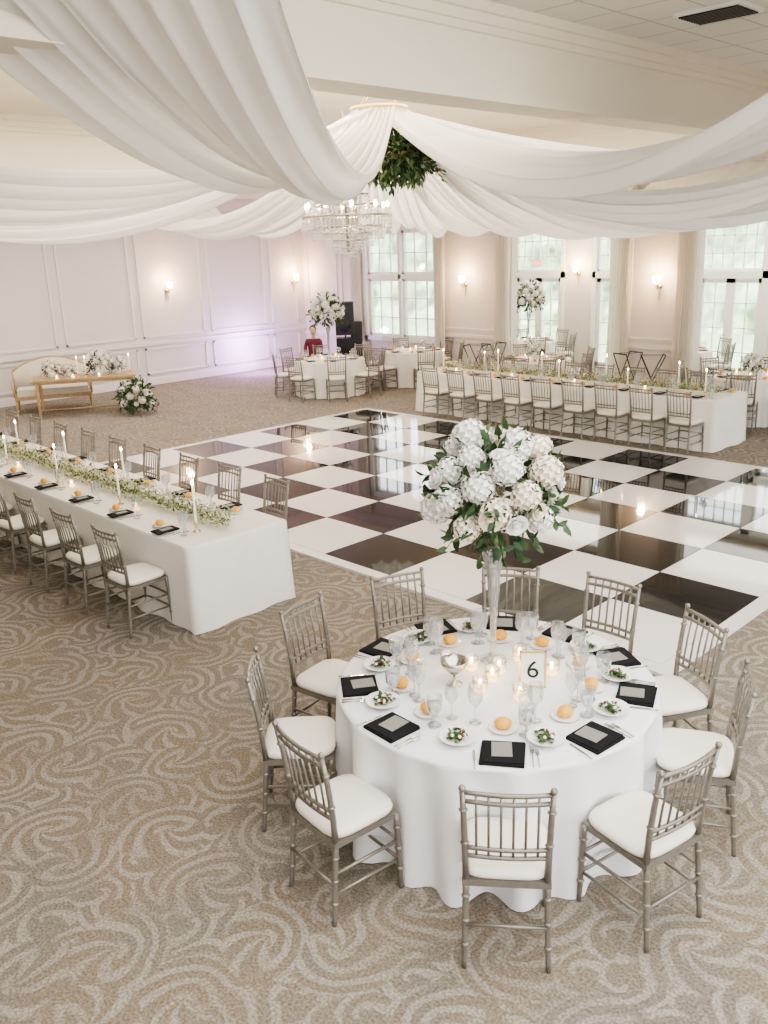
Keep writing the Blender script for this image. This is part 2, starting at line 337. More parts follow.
# ------------------------------------------------------------------ chair
def chair_mesh():
    b=MB(); G='gold'
    def legpts(p0,p1,n=9):
        p0=Vector(p0);p1=Vector(p1);pts=[];rr=[]
        for i in range(n+1):
            t=i/n; pts.append(p0.lerp(p1,t)); rr.append(.0125+.003*t)
        return pts,rr
    def ring(p): b.ball(p,.021,G,8,4,(1,1,.55))
    for s in(-1,1):
        a,r=legpts((s*.185,-.215,0),(s*.175,-.175,.44)); b.tube(a,r,G)
        q=[(s*.175,-.175,.44),(s*.178,-.185,.6),(s*.182,-.205,.76),(s*.188,-.235,.93)]; b.tube(q,[.016,.015,.014,.012],G)
        a,r=legpts((s*.195,.195,0),(s*.19,.18,.44)); b.tube(a,r,G)
        for z in(.12,.24,.36):
            ring((s*(.185-.01*z/.44),-.215+.04*z/.44,z)); ring((s*(.195-.005*z/.44),.195-.015*z/.44,z))
        ring((s*.179,-.19,.64)); ring((s*.184,-.215,.82)); b.ball((s*.188,-.235,.935),.017,G,8,4)
        for z in(.17,.28): b.tube([(s*.19,.19,z),(s*.182,-.2,z)],.009,G,6)
    for z in(.17,.28): b.tube([(-.19,.19,z),(.19,.19,z)],.009,G,6)
    b.tube([(-.18,-.2,.22),(.18,-.2,.22)],.009,G,6)
    def bow(z,yy,d=.02,r=.011):
        b.tube([(-.182+.364*i/8, yy-d*math.sin(pi*i/8), z) for i in range(9)],r,G,7)
    bow(.915,-.23); bow(.868,-.222); bow(.615,-.187,.016); bow(.57,-.182,.014)
    for i in range(1,7):
        x=-.182+.364*i/7; dd=math.sin(pi*i/7)
        b.tube([(x,-.182-.014*dd,.57),(x,-.2-.018*dd,.74),(x,-.23-.02*dd,.915)],.0065,G,6)
    b.box((0,0,.432),(.385,.385,.03),G)
    prof=[(.90,.446),(1.0,.456),(1.03,.475),(.98,.492),(.8,.503),(.4,.509),(.001,.510)]
    n=28;vs=[];fs=[]
    for k,z in prof:
        for i in range(n):
            q=2*pi*i/n; c,s_=math.cos(q),math.sin(q); e=.45
            vs.append((.195*k*math.copysign(abs(c)**e,c),.195*k*math.copysign(abs(s_)**e,s_)+.005,z))
    for j in range(len(prof)-1):
        for i in range(n): a=j*n+i;c=j*n+(i+1)%n; fs.append((a,c,c+n,a+n))
    b.add(vs,fs,'cushion')
    return b.mesh("chiavari_chair")
CH=chair_mesh()
def chair(x,y,face,j=.05):
    return obj("chiavari_chair",CH,(x,y,0),face-pi/2+rnd(-j,j))
# ------------------------------------------------------------------ tables
def round_cloth(R,h,mat='linen',nf=17,seed=0,amp=.08):
    b=MB(); rs=random.Random(seed); ph=[rs.uniform(0,6.28) for _ in range(4)]
    def fn(r,z,q):
        if z>h-.03: return r
        k=min(1,(h-z)/h); f=math.sin(nf*q+ph[0]+.9*math.sin(3*q+ph[1]))*.6+math.sin((nf-6)*q+ph[2])*.4
        f=math.copysign(abs(f)**.8,f)
        return r+amp*(k**.6)*(f-.6)+.03*k
    prof=[(.001,h),(R*.5,h),(R*.97,h),(R*.995,h-.004),(R+.004,h-.014),(R+.006,h-.03)]+[(R+.008,h-.03-(h-.035)*i/10) for i in range(1,11)]
    b.lathe(prof,mat,n=200,fn=fn); return b
def long_cloth(Lx,Ly,h,mat='linen2'):
    b=MB(); vs=[];fs=[]
    per=[]
    nx=int(Lx/.08);ny=int(Ly/.08)
    for i in range(nx): per.append((-Lx/2+Lx*i/nx,-Ly/2,0,-1))
    for i in range(ny): per.append((Lx/2,-Ly/2+Ly*i/ny,1,0))
    for i in range(nx): per.append((Lx/2-Lx*i/nx,Ly/2,0,1))
    for i in range(ny): per.append((-Lx/2,Ly/2-Ly*i/ny,-1,0))
    n=len(per)
    lv=[0,.012,.03]+[.03+(h-.035)*i/8 for i in range(1,9)]
    for j,d in enumerate(lv):
        for i,(x,y,a,c) in enumerate(per):
            e=0 if j==0 else (.008 if j==1 else .012)
            k=max(0,(d-.03)/h)
            dc=min(abs(abs(x)-Lx/2)+abs(abs(y)-Ly/2),9)
            cor=math.exp(-(dc/.18)**2)
            f=math.sin(i*1.1)*.020+math.sin(i*.47+1)*.018+.015+cor*.03
            o=e+k*f
            ax,ay=(a,c)
            if cor>.6: ax=math.copysign(.75,x);ay=math.copysign(.75,y)
            vs.append((x+ax*o,y+ay*o,h-d))
    for j in range(len(lv)-1):
        for i in range(n): a=j*n+i;c=j*n+(i+1)%n; fs.append((a,a+n,c+n,c))
    b.add(vs,fs,mat)
    b.add([(-Lx/2,-Ly/2,h),(Lx/2,-Ly/2,h),(Lx/2,Ly/2,h),(-Lx/2,Ly/2,h)],[(0,1,2,3)],mat,False)
    return b
# ------------------------------------------------------------------ flowers
def hydrangea(b,c,r,mat='petal',n=70,leaf=True):
    c=Vector(c)
    b.ball(c,r*.8,mat,8,5)
    for i in range(n):
        z=1-2*(i+.5)/n; q=i*2.39996; rr=math.sqrt(1-z*z)
        d=Vector((rr*math.cos(q),rr*math.sin(q),z)); p=c+d*r*rnd(.88,1.05)
        a=d.orthogonal().normalized(); a=Matrix.Rotation(rnd(0,6.28),3,d)@a; e=d.cross(a); w=r*.27
        vs=[p-d*w*.2]
        for k in range(8):
            t=2*pi*k/8; rad=w*(1.0 if k%2==0 else .55); vs.append(p+(a*math.cos(t)+e*math.sin(t))*rad+d*w*(.15 if k%2==0 else .02))
        b.add(vs,[(0,1+k,1+(k+1)%8) for k in range(8)],mat,False)
def rose(b,c,d,r,mat='petal'):
    c=Vector(c);d=Vector(d).normalized(); a=d.orthogonal().normalized(); e=d.cross(a)
    b.ball(c+d*r*.2,r*.45,mat,8,5)
    for ring,(rr,hh,n) in enumerate([(.45,.75,4),(.75,.55,5),(1.05,.25,6)]):
        for k in range(n):
            q=2*pi*k/n+ring*.5; dq=pi/n*1.25; vs=[]
            for u in range(4):
                for v in range(4):
                    t=q+dq*(v/1.5-1); hgt=-r*.3+(hh*r+r*.3)*u/3; rad=r*rr*(.35+.65*math.sin(u/3*pi/2))*(1+(.12 if u==3 else 0))
                    hgt-= (abs(v/1.5-1)**2)*r*.18*u/3
                    vs.append(c+(a*math.cos(t)+e*math.sin(t))*rad+d*hgt)
            b.add(vs,[(u*4+v,u*4+v+1,u*4+v+5,u*4+v+4) for u in range(3) for v in range(3)],mat)
def bouquet(b,c,R,nh=16,nr=12,nl=160,seed=1,flat=1.0,hang=True,lm='leaf',big=1,nsp=16,h0=.64,lo=1.0):
    c=Vector(c)
    for i in range(nh):
        z=1-1.55*(i+.5)/nh; q=i*2.39996+seed; rr=math.sqrt(max(0,1-z*z)); d=Vector((rr*math.cos(q),rr*math.sin(q),z*flat))
        hydrangea(b,c+d*R*rnd(h0,.92),R*rnd(.18,.25)*big,'petal' if i%5 else 'petal2')
    for i in range(nr):
        z=rnd(-.3,.9); q=rnd(0,6.28); rr=math.sqrt(max(0,1-z*z)); d=Vector((rr*math.cos(q),rr*math.sin(q),z*flat))
        rose(b,c+d*R*rnd(.84,1.02),d,R*rnd(.11,.15)*big,'petal' if i%3 else 'petal2')
    for i in range(nl):
        d=rdir(); 
        if d.z<-.2 and random.random()<.2: d.z=-d.z
        d.z*=flat
        o=c+d*R*rnd(.5,.95)*lo; dd=(d+rdir()*.6+Vector((0,0,-.25 if d.z<.2 else .1))).normalized()
        b.leaf(o,dd,rdir(),R*rnd(.20,.34),R*rnd(.10,.16),lm if random.random()<.85 else 'leaf2')
    for i in range(nsp):
        q=rnd(0,6.28); d=Vector((math.cos(q),math.sin(q),rnd(-.9,.55))).normalized(); L=R*rnd(.9,1.35)
        pts=[c+d*L*t+Vector((0,0,-.25*R*t*t if hang else 0)) for t in(.4,.6,.8,1)]
        b.tube(pts,.003,'leaf',4)
        for j in range(9):
            t=.45+.6*j/9; pp=c+d*L*t+Vector((0,0,-.25*R*t*t if hang else 0)); b.leaf(pp,(d*.5+rdir()*.8),rdir(),R*.2,R*.1,'leaf')
def vase_profile(b,h,mat='glass'):
    b.lathe([(.001,.004),(.075,.004),(.078,.012),(.03,.03),(.018,.06),(.016,.12),(.024,h*.5),(.038,h*.8),(.062,h)],mat,n=24)
    b.lathe([(.055,h-.002),(.034,h*.8),(.02,h*.5),(.012,.14),(.001,.13)],mat,n=20)
    for k in range(7):
        q=k*.9; b.tube([(.008*math.cos(q),.008*math.sin(q),.15),(.03*math.cos(q+1),.03*math.sin(q+1),h*.95)],.0025,'leaf2',4)
b=MB(); vase_profile(b,.66); bouquet(b,(0,0,1.03),.37,27,19,330,big=1.0,nsp=24,h0=.70,lo=.93); TALL=b.mesh("tall_floral_centerpiece")
b=MB(); b.lathe([(.001,0),(.06,0),(.07,.08),(.055,.12)],'china',n=16); bouquet(b,(0,0,.22),.2,12,8,60,flat=.8); LOW=b.mesh("low_floral_arrangement")
# ------------------------------------------------------------------ tabletop items
def m_(fn,name): b=MB(); fn(b); return b.mesh(name)
def f_nap(b):
    b.box((0,0,.006),(.205,.19,.012),'blk'); b.box((.004,.004,.014),(.195,.18,.005),'blk',.03)
    b.box((-.005,.02,.0185),(.095,.12,.003),'card',.08)
NAP=m_(f_nap,"dinner_napkin")
def f_salad(b):
    b.lathe([(.001,.003),(.05,.003),(.055,.008),(.092,.030),(.095,.034),(.09,.033),(.052,.014),(.001,.012)],'china',n=28)
    for i in range(55):
        q=rnd(0,6.28);r=rnd(0,.055); b.leaf((r*math.cos(q),r*math.sin(q),rnd(.018,.040)),(rnd(-1,1),rnd(-1,1),rnd(0,.4)),(0,0,1),rnd(.02,.035),rnd(.012,.025),'salad')
    for i in range(7): q=rnd(0,6.28); b.ball((.035*math.cos(q),.035*math.sin(q),.044),.009,'red' if i%3==0 else 'petal',6,4)
SAL=m_(f_salad,"salad_plate")
def f_bread(b):
    b.lathe([(.001,.002),(.045,.002),(.072,.012),(.074,.014),(.067,.013),(.04,.006),(.001,.006)],'china',n=24); b.ball((0,0,.034),.041,'roll',12,8,(1.1,.9,.75))
BRD=m_(f_bread,"bread_plate")
def f_wine(b): b.lathe([(.001,.002),(.034,.003),(.034,.005),(.006,.012),(.0045,.02),(.0045,.085),(.012,.095),(.034,.125),(.040,.155),(.036,.195),(.033,.215)],'glass',n=20)
WIN=m_(f_wine,"wine_glass")
def f_gob(b):
    b.lathe([(.001,.002),(.036,.003),(.036,.005),(.008,.012),(.006,.05),(.02,.06),(.038,.09),(.041,.13),(.040,.165)],'glass',n=20)
    b.lathe([(.001,.064),(.018,.066),(.034,.092),(.037,.125),(.001,.125)],'glass',n=16)
GOB=m_(f_gob,"water_goblet")
def f_fork(b):
    b.tube([(0,-.09,.003),(0,-.02,.004),(0,.03,.006)],[.005,.003,.003],'silver',6); b.box((0,.045,.006),(.022,.03,.002),'silver')
    for i in range(4): b.box((-.009+.006*i,.075,.006),(.003,.035,.002),'silver')
FRK=m_(f_fork,"dinner_fork")
def f_knife(b):
    b.tube([(0,-.1,.003),(0,-.01,.003)],[.006,.005],'silver',6); b.box((.002,.05,.003),(.016,.12,.002),'silver'); b.leaf((.002,.10,.003),(0,1,0),(0,0,1),.03,.014,'silver')
KNF=m_(f_knife,"dinner_knife")
def f_vot(b):
    b.lathe([(.001,.002),(.03,.002),(.036,.03),(.038,.075),(.035,.075),(.033,.03),(.001,.006)],'glass',n=18)
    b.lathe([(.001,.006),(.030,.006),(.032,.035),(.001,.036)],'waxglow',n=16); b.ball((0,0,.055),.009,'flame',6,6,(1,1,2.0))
VOT=m_(f_vot,"votive_candle")
def f_taper(b):
    b.lathe([(.001,.0),(.035,0),(.035,.006),(.01,.014),(.008,.05),(.016,.06),(.014,.085),(.001,.085)],'brass',n=16)
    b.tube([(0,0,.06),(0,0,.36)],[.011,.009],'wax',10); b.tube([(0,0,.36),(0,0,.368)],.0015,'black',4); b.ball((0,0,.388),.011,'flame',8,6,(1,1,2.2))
TAP=m_(f_taper,"taper_candle")
def f_set(b):
    b.lathe([(.001,.003),(.06,.003),(.10,.014),(.102,.016),(.06,.008),(.001,.008)],'china',c=(0,-.01,0),n=24)
    b.box((0,-.04,.02),(.13,.21,.012),'blk'); b.box((0,-.03,.028),(.06,.11,.003),'card')
    b.lathe([(.001,.002),(.045,.002),(.066,.012),(.068,.014),(.001,.006)],'china',c=(-.19,.02,0),n=18); b.ball((-.19,.02,.034),.04,'roll',10,6,(1.1,.9,.75))
    for dx,dy in((.13,.08),(.20,.02)): b.lathe([(.001,.002),(.033,.003),(.006,.012),(.0045,.08),(.034,.115),(.040,.145),(.034,.20)],'glass',c=(dx,dy,0),n=14)
    b.tube([(-.125,-.1,.004),(-.125,.08,.004)],.004,'silver',5); b.tube([(.12,-.13,.004),(.12,.04,.004)],.004,'silver',5)
SET=m_(f_set,"place_setting")
# ------------------------------------------------------------------ near round table
TC=Vector((-2.71,3.50))-Vector((RT.x,RT.y))*.035+Vector((FW.x,FW.y))*.03
H=.762; TR_=.875
obj("round_banquet_table",round_cloth(TR_,H,seed=3),(TC.x,TC.y,0))
chs=[(-49,1.05),(-95,1.08),(-132,1.10),(-169,1.15),(158,1.12),(124,1.10),(94,1.12),(61,1.10),(28,1.07),(-12,1.07)]
for a,r in chs:
    q=math.radians(a); d=Vector((math.cos(q),math.sin(q))); t=Vector((-d.y,d.x))
    chair(TC.x+d.x*r,TC.y+d.y*r,q+pi)
    def put(name,me,rr,tt,rot=0,sc=1):
        pp=TC+d*rr+t*tt; return obj(name,me,(pp.x,pp.y,H+.0015),q+pi/2+rot,sc)
    put("dinner_napkin",NAP,.755,0,rnd(-.15,.15),1.03)
    put("salad_plate",SAL,.635,-.21 if a<100 else .21)
    put("bread_plate",BRD,.52,.02+rnd(-.02,.02))
    put("water_goblet",GOB,.575,.125); put("wine_glass",WIN,.46,-.12 if a<100 else .13); put("wine_glass",WIN,.46,.13 if a<100 else -.13,0,.92)
    put("dinner_fork",FRK,.77,.14,rnd(-.06,.06),.9); put("dinner_fork",FRK,.78,.165,rnd(-.06,.06),.8); put("dinner_knife",KNF,.80,-.135,rnd(-.03,.03),.7)
def tp(r,f): v=RT*r+FW*f; return (TC.x+v.x,TC.y+v.y,H+.0015)
obj("tall_floral_centerpiece",TALL,tp(.02,.24),.4)
for r,f in((-.02,-.02),(.03,.07),(-.25,.17),(.17,.22),(-.1,-.14),(.32,.03),(-.12,.12),(.10,-.24)): obj("votive_candle",VOT,tp(r,f),0,1.15)
def f_compote(b):
    b.lathe([(.001,.0),(.045,0),(.045,.006),(.01,.02),(.008,.06),(.03,.075),(.07,.12),(.078,.15),(.072,.15),(.06,.115),(.001,.085)],'silver',n=28)
obj("silver_compote",m_(f_compote,"silver_compote"),tp(-.23,-.04))
b=MB()
for x0,x1,z0,z1 in ((-.06,.06,0,.008),(-.06,.06,.172,.18),(-.06,-.052,0,.18),(.052,.06,0,.18)): b.b2(x0,x1,-.006,.006,z0,z1,'brass')
b.b2(-.053,.053,-.002,.002,.008,.172,'white'); b.tube([(0,.005,.12),(0,.07,0)],.003,'brass',5)
sgn=bpy.data.objects.new("table_number_sign",None); COL.objects.link(sgn); sgn.location=tp(.19,-.10); sgn.rotation_euler=(0,0,math.atan2(RT.y,RT.x)-.12); sgn.scale=(1.2,1.2,1.2)
obj("sign_frame",b,parent=sgn)
tx_=bpy.data.curves.new("six",'FONT'); tx_.body="6"; tx_.size=.12; tx_.extrude=.0008; tx_.align_x='CENTER'; to=bpy.data.objects.new("numeral",tx_); COL.objects.link(to); tx_.materials.append(M['black']); to.parent=sgn; to.location=(0,-.0035,.05); to.rotation_euler=(pi/2,0,0)
# ------------------------------------------------------------------ long tables
def garland(Lx,w=.12,n=2600,seed=1):
    rs=random.Random(seed); b=MB()
    for i in range(n):
        x=rs.uniform(-Lx/2,Lx/2); q=rs.uniform(0,pi); r=abs(rs.gauss(0,.55)); r=min(r,1.1)
        y=math.cos(q)*w*r*1.1; z=.02+math.sin(q)*w*1.2*r
        if i%3==0:
            b.leaf((x,y,z),(rs.uniform(-1,1),rs.uniform(-1,1),rs.uniform(.1,1)),(rs.uniform(-1,1),rs.uniform(-1,1),1),rs.uniform(.03,.06),rs.uniform(.010,.022),'leaf2' if i%9 else 'leaf')
        else:
            s=rs.uniform(.005,.0105); c=Vector((x,y,z+.012))
            b.add([c+Vector(v)*s for v in((1,0,0),(-1,0,0),(0,1,0),(0,-1,0),(0,0,1),(0,0,-1))],[(0,2,4),(2,1,4),(1,3,4),(3,0,4),(2,0,5),(1,2,5),(3,1,5),(0,3,5)],'breath',False)
    for k in range(int(Lx/.6)):
        x=-Lx/2+.1+k*.6+rs.uniform(-.05,.05); rose(b,(x,rs.uniform(-.06,.06),w*.8),(rs.uniform(-.4,.4),rs.uniform(-.6,.2),1),.026,'petal' if k%2 else 'petal2')
    return b
def long_table(xa,xb,y0,y1,cx_near,cx_far,seed,nearY,farY):
    L=xb-xa; W=y1-y0; cx,cy=(xa+xb)/2,(y0+y1)/2
    obj("long_banquet_table",long_cloth(L,W,H),(cx,cy,0))
    obj("babys_breath_garland",garland(L-.3,n=int(1300*L),seed=seed),(cx,cy,H+.012))
    for x in cx_near: chair(x,nearY,pi/2); obj("place_setting",SET,(x,y0+.15,H+.002),0)
    for x in cx_far: chair(x,farY,-pi/2); obj("place_setting",SET,(x,y1-.15,H+.002),pi)
    k=int(L/.62)
    for i in range(k):
        x=xa+.38+i*(L-.7)/(k-1)
        obj("taper_candle",TAP,(x,cy+(.21 if i%2 else -.21),H+.002),0,(1,1,rnd(.75,1.15)))
        if i<k-1 and i%2==0: obj("votive_candle",VOT,(x+.31,cy-.21,H+.002),0)
long_table(-13.4,-6.05,3.62,4.64,[-6.57-.78*i for i in range(9)],[-6.75-.78*i for i in range(9)],3,3.40,4.87)
long_table(-11.55,-5.66,12.27,13.3,[-6.0-.607*i for i in range(9)],[-6.0-.607*i for i in range(9)],5,12.05,13.52)
# ------------------------------------------------------------------ other round tables
def round_table(x,y,R=.76,n=8,floral=None,off=0,mat='linen2'):
    obj("round_banquet_table",round_cloth(R,H,mat,seed=int(abs(x*10)),amp=.05),(x,y,0))
    for i in range(n):
        q=off+2*pi*i/n; d=(math.cos(q),math.sin(q))
        chair(x+d[0]*(R+.23),y+d[1]*(R+.23),q+pi); obj("place_setting",SET,(x+d[0]*(R-.16),y+d[1]*(R-.16),H+.002),q+pi/2,.85)
    if floral=='tall': obj("tall_floral_centerpiece",TALL,(x,y,H+.002),rnd(0,6))
    elif floral=='low': obj("low_floral_arrangement",LOW,(x,y,H+.002),rnd(0,6))
    for i in range(4): q=off+i*1.57; obj("votive_candle",VOT,(x+.25*math.cos(q),y+.25*math.sin(q),H+.002))
round_table(-14.6,12.7,.76,8,'tall',.2)
round_table(-14.0,14.72,.68,6,None,.5)
round_table(-10.75,14.93,.7,8,'low',.1)
round_table(-6.3,14.95,.70,8,'low',.3)
round_table(-12.9,17.6,.65,6,'tall',.3)
round_table(-9.0,17.6,.65,6,None,0)
round_table(-5.6,17.6,.65,6,'tall',.4)
def f_tray(b):
    for s in(-1,1):
        b.tube([(-.25,s*.2,0),(.25,s*.2,.78)],.012,'black',6); b.tube([(.25,s*.2,0),(-.25,s*.2,.78)],.012,'black',6)
    for x,z in((-.25,.78),(.25,.78),(.19,.1),(-.19,.1)): b.tube([(x,-.2,z),(x,.2,z)],.011,'black',6)
    for y in(-.1,.1): b.box((0,y,.78),(.5,.04,.004),'black')
TR=m_(f_tray,"folding_tray_stand")
for x,y,r in((-12.35,14.95,.3),(-12.25,15.45,1.3),(-8.35,15.3,.6),(-8.9,15.35,1.3)): obj("folding_tray_stand",TR,(x,y,0),r,(.85,.85,1.2))
# ------------------------------------------------------------------ sweetheart table + loveseat
def f_sweet(b):
    b.box((0,0,.745),(2.0,.75,.035),'oak'); b.box((0,0,.70),(1.9,.66,.06),'oak')
    for sx in(-1,1):
        for sy in(-1,1):
            x,y=sx*.9,sy*.3
            b.tube([(x,y,.70),(x,y,.62),(x,y,.5),(x,y,.3),(x,y,.1),(x,y,0)],[.035,.03,.042,.028,.022,.03],'oak',10)
        b.tube([(sx*.9,-.3,.12),(sx*.9,.3,.12)],.018,'oak',6)
    b.tube([(-.9,0,.12),(.9,0,.12)],.018,'oak',6)
ang=math.radians(60)
sx,sy=-16.95,8.2
obj("sweetheart_table",m_(f_sweet,"sweetheart_table"),(sx,sy,0),ang)
def f_love(b):
    Wd=1.5
    b.box((0,0,.33),(Wd,.6,.08),'oak'); b.box((0,-.02,.43),(Wd-.12,.54,.14),'sofa')
    vs=[];fs=[];n=20
    for i in range(n+1):
        u=i/n; x=-Wd/2+Wd*u; z=.80+.26*math.sin(pi*u)**.8
        for (yy,zz) in((.26,.42),(.34,z),(.40,z),(.32,.42)): vs.append((x,yy,zz))
    for i in range(n):
        for k in range(4): a=i*4+k;c=i*4+(k+1)%4; fs.append((a,c,c+4,a+4))
    b.add(vs,fs,'sofa'); b.tube([(-Wd/2+Wd*i/n,.37,.81+.26*math.sin(pi*i/n)**.8) for i in range(n+1)],.025,'oak',8)
    for s in(-1,1):
        b.tube([(s*Wd/2,.36,.3),(s*Wd/2,.37,.82)],.025,'oak',8)
        b.tube([(s*Wd/2,.36,.66),(s*(Wd/2+.03),.1,.66),(s*(Wd/2+.03),-.2,.62),(s*Wd/2,-.26,.5),(s*Wd/2,-.24,.35)],.022,'oak',8)
        b.tube([(s*(Wd/2-.04),-.26,.33),(s*(Wd/2-.02),-.29,.15),(s*(Wd/2-.05),-.27,0)],[.032,.022,.014],'oak',8)
        b.tube([(s*(Wd/2-.04),.28,.33),(s*(Wd/2-.03),.33,.15),(s*(Wd/2-.02),.37,0)],[.03,.022,.014],'oak',8)
def loc(u,v,z): c,s=math.cos(ang),math.sin(ang); return (sx+c*u-s*v,sy+s*u+c*v,z)
obj("loveseat",m_(f_love,"loveseat"),loc(-.70,.72,0),ang+.08)
for u,v,s in((.3,0,1.35),(.66,-.02,.95),(-.62,.0,.95),(-.3,.05,.7)): obj("low_floral_arrangement",LOW,loc(u,v,.764),u,s)
for u in(-.1,.05,.9): obj("taper_candle",TAP,loc(u,-.2,.764))
for u in(-.2,.3,-.5): obj("votive_candle",VOT,loc(u,-.29,.764))
b=MB(); bouquet(b,(0,0,.36),.36,14,12,340,flat=.95,hang=True,big=.88,nsp=22); obj("floral_ground_arrangement",b,(-15.95,8.75,0))
# ------------------------------------------------------------------ draped ceiling fabric
RC=Vector((-8.5,8.42))
def cam2(r,f): v=RT*r+FW*f; return Vector((v.x,v.y))
def drape(A,zA,w0,w1,sag,folds=7,tilt=0.0,z0=4.68,seed=0,skew=0.0,amp=.07,pw=1.0,bow=.0):
    rs=random.Random(seed); b=MB(); A=Vector(A)
    d=(A-RC); L=d.length; d.normalize(); nrm=Vector((-d.y,d.x)); st=RC+d*.22
    NT,NS=56,130; vs=[];fs=[]; ph=rs.uniform(0,6); p2=rs.uniform(0,6)
    for i in range(NT+1):
        t=i/NT; c=st.lerp(A,t)
        w=w0+(w1-w0)*(t**pw)
        for j in range(NS+1):
            s=-1+2*j/NS
            sg=sag*(1+tilt*s-bow*s*s)+.07*sag*math.sin(1.7*s*pi+p2)*math.sin(pi*t)
            z=z0+(zA-z0)*t-4*sg*t*(1-t)
            f1=folds*pi*s+ph+.5*math.sin(2*t+s*2)+1.3*math.sin(2.1*s+p2)
            fo=math.cos(f1)*.65+math.cos(f1*2.13+p2+t*2)*.28
            fo=math.copysign(abs(fo)**.8,fo)
            a=amp*(.5+.6*math.sin(pi*min(1,t*1.1)))
            z+=a*fo
            lat=s*w/2+.03*math.sin(f1+1.2)
            q=c+nrm*lat+d*(skew*s)
            vs.append((q.x,q.y,z))
    for i in range(NT):
        for j in range(NS): a=i*(NS+1)+j; fs.append((a,a+1,a+NS+2,a+NS+1))
    b.add(vs,fs,'drape'); return obj("ceiling_drape",b)
drape(cam2(-1.75,4.5),5.04,.5,2.35,1.16,8,.10,seed=1,amp=.115)
drape(cam2(-6.4,7.0),4.6,.5,2.8,1.0,7,-.1,seed=2,amp=.10)
drape((-13.4,2.8),4.22,.5,2.4,1.05,7,0,seed=3,amp=.085)
drape((-14.6,8.5),4.22,.5,2.4,1.05,7,0,seed=4,amp=.085)
drape((-13.2,14.2),4.22,.5,2.6,1.12,7,0,seed=5,amp=.085)
drape((-10.2,15.6),4.22,.5,2.6,1.15,7,0,seed=9,amp=.085)
drape((-7.2,15.6),4.22,.5,3.0,1.22,7,0,seed=6,amp=.085)
drape((-6.6,14.4),4.27,.4,1.2,.25,4,0,seed=11,amp=.05)
drape((-3.4,14.2),4.9,.5,3.4,1.5,8,0,seed=7,amp=.085)
drape((-2.4,11.6),4.95,.5,3.6,1.42,9,0,seed=10,amp=.085)
drape(cam2(5.0,7.0),5.04,.5,3.0,1.12,8,-.1,seed=8,amp=.11)
# greenery hoop and chandelier
b=MB(); b.lathe([(.34,0),(.36,0),(.36,.05),(.34,.05),(.34,0)],'brass',n=32)
for k in range(4): q=k*pi/2; b.tube([(.35*math.cos(q),.35*math.sin(q),.02),(.02*math.cos(q),.02*math.sin(q),.35)],.006,'brass',5)
obj("drape_ring",b,(RC.x,RC.y,4.68))
b=MB(); b.lathe([(.30,-.02),(.32,-.02),(.32,.02),(.30,.02),(.30,-.02)],'oak',n=36)
for i in range(2200):
    q=rnd(0,6.28); a=rnd(0,6.28); rr=rnd(.02,.20)*(1+.5*math.sin(3*q)*math.sin(5*q+1)); dr=Vector((math.cos(q),math.sin(q),0))
    pnt=dr*(.31+rr*math.cos(a))+Vector((0,0,rr*math.sin(a)*1.5)); b.leaf(pnt,(dr*math.cos(a)+Vector((0,0,math.sin(a)-.6))+rdir()*.7),rdir(),rnd(.07,.14),rnd(.03,.055),'leaf' if i%5 else 'leaf2')
for i in range(26):
    q=rnd(0,6.28); L=rnd(.2,.42); o=Vector((.34*math.cos(q),.34*math.sin(q),-.05)); dd=Vector((math.cos(q)*.6,math.sin(q)*.6,-.8+rnd(0,1.1))).normalized()
    for j in range(12): b.leaf(o+dd*L*j/11,dd+rdir()*.8,rdir(),rnd(.06,.11),rnd(.025,.04),'leaf' if j%3 else 'leaf2')
for i in range(14): q=rnd(0,6.28); hydrangea(b,(.42*math.cos(q),.42*math.sin(q),rnd(-.2,.15)),.03,'petal',24)
for k in range(3): q=k*2.1; b.tube([(.31*math.cos(q),.31*math.sin(q),0),(.03*math.cos(q),.03*math.sin(q),.55)],.004,'brass',5)
obj("greenery_hoop",b,(RC.x+.10,RC.y+.15,4.17))
b=MB()
def drops(R,z,n,l,s=.016):
    for k in range(n):
        q=2*pi*k/n
        x,y=R*math.cos(q),R*math.sin(q)
        for j in range(l):
            zz=z-j*s*2.3; c=Vector((x,y,zz)); b.add([c+Vector(v)*s for v in((.7,0,0),(-.7,0,0),(0,.7,0),(0,-.7,0),(0,0,1.1),(0,0,-1.1))],[(0,2,4),(2,1,4),(1,3,4),(3,0,4),(2,0,5),(1,2,5),(3,1,5),(0,3,5)],'crystal',False)
for R,z,n,l in((.14,.80,16,4),(.28,.66,30,4),(.42,.54,44,3),(.54,.42,56,4),(.42,.30,44,4),(.30,.22,30,4),(.18,.14,20,4),(.07,.05,8,3)):
    b.lathe([(R-.008,z),(R+.008,z),(R+.008,z+.02),(R-.008,z+.02),(R-.008,z)],'silver',n=32); drops(R,z-.01,n,l,.018)
b.tube([(0,0,0),(0,0,.8),(0,0,.9),(0,0,1.6)],[.02,.03,.008,.006],'silver',8); b.ball((0,0,-.02),.035,'crystal',8,6)
for k in range(10):
    q=2*pi*k/10; c,s=math.cos(q),math.sin(q)
    b.tube([(0,0,.3),(.25*c,.25*s,.22),(.45*c,.45*s,.30),(.5*c,.5*s,.44)],.008,'crystal',6)
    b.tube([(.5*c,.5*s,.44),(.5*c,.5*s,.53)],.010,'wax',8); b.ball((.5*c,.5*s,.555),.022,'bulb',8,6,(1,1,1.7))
    for j in range(6):
        t=j/6; b.ball(((.14+.4*t)*c,(.14+.4*t)*s,.80-.38*t-.12*math.sin(pi*t)),.014,'crystal',6,4)
obj("crystal_chandelier",b,(-8.80,8.08,3.0),0,1.06)
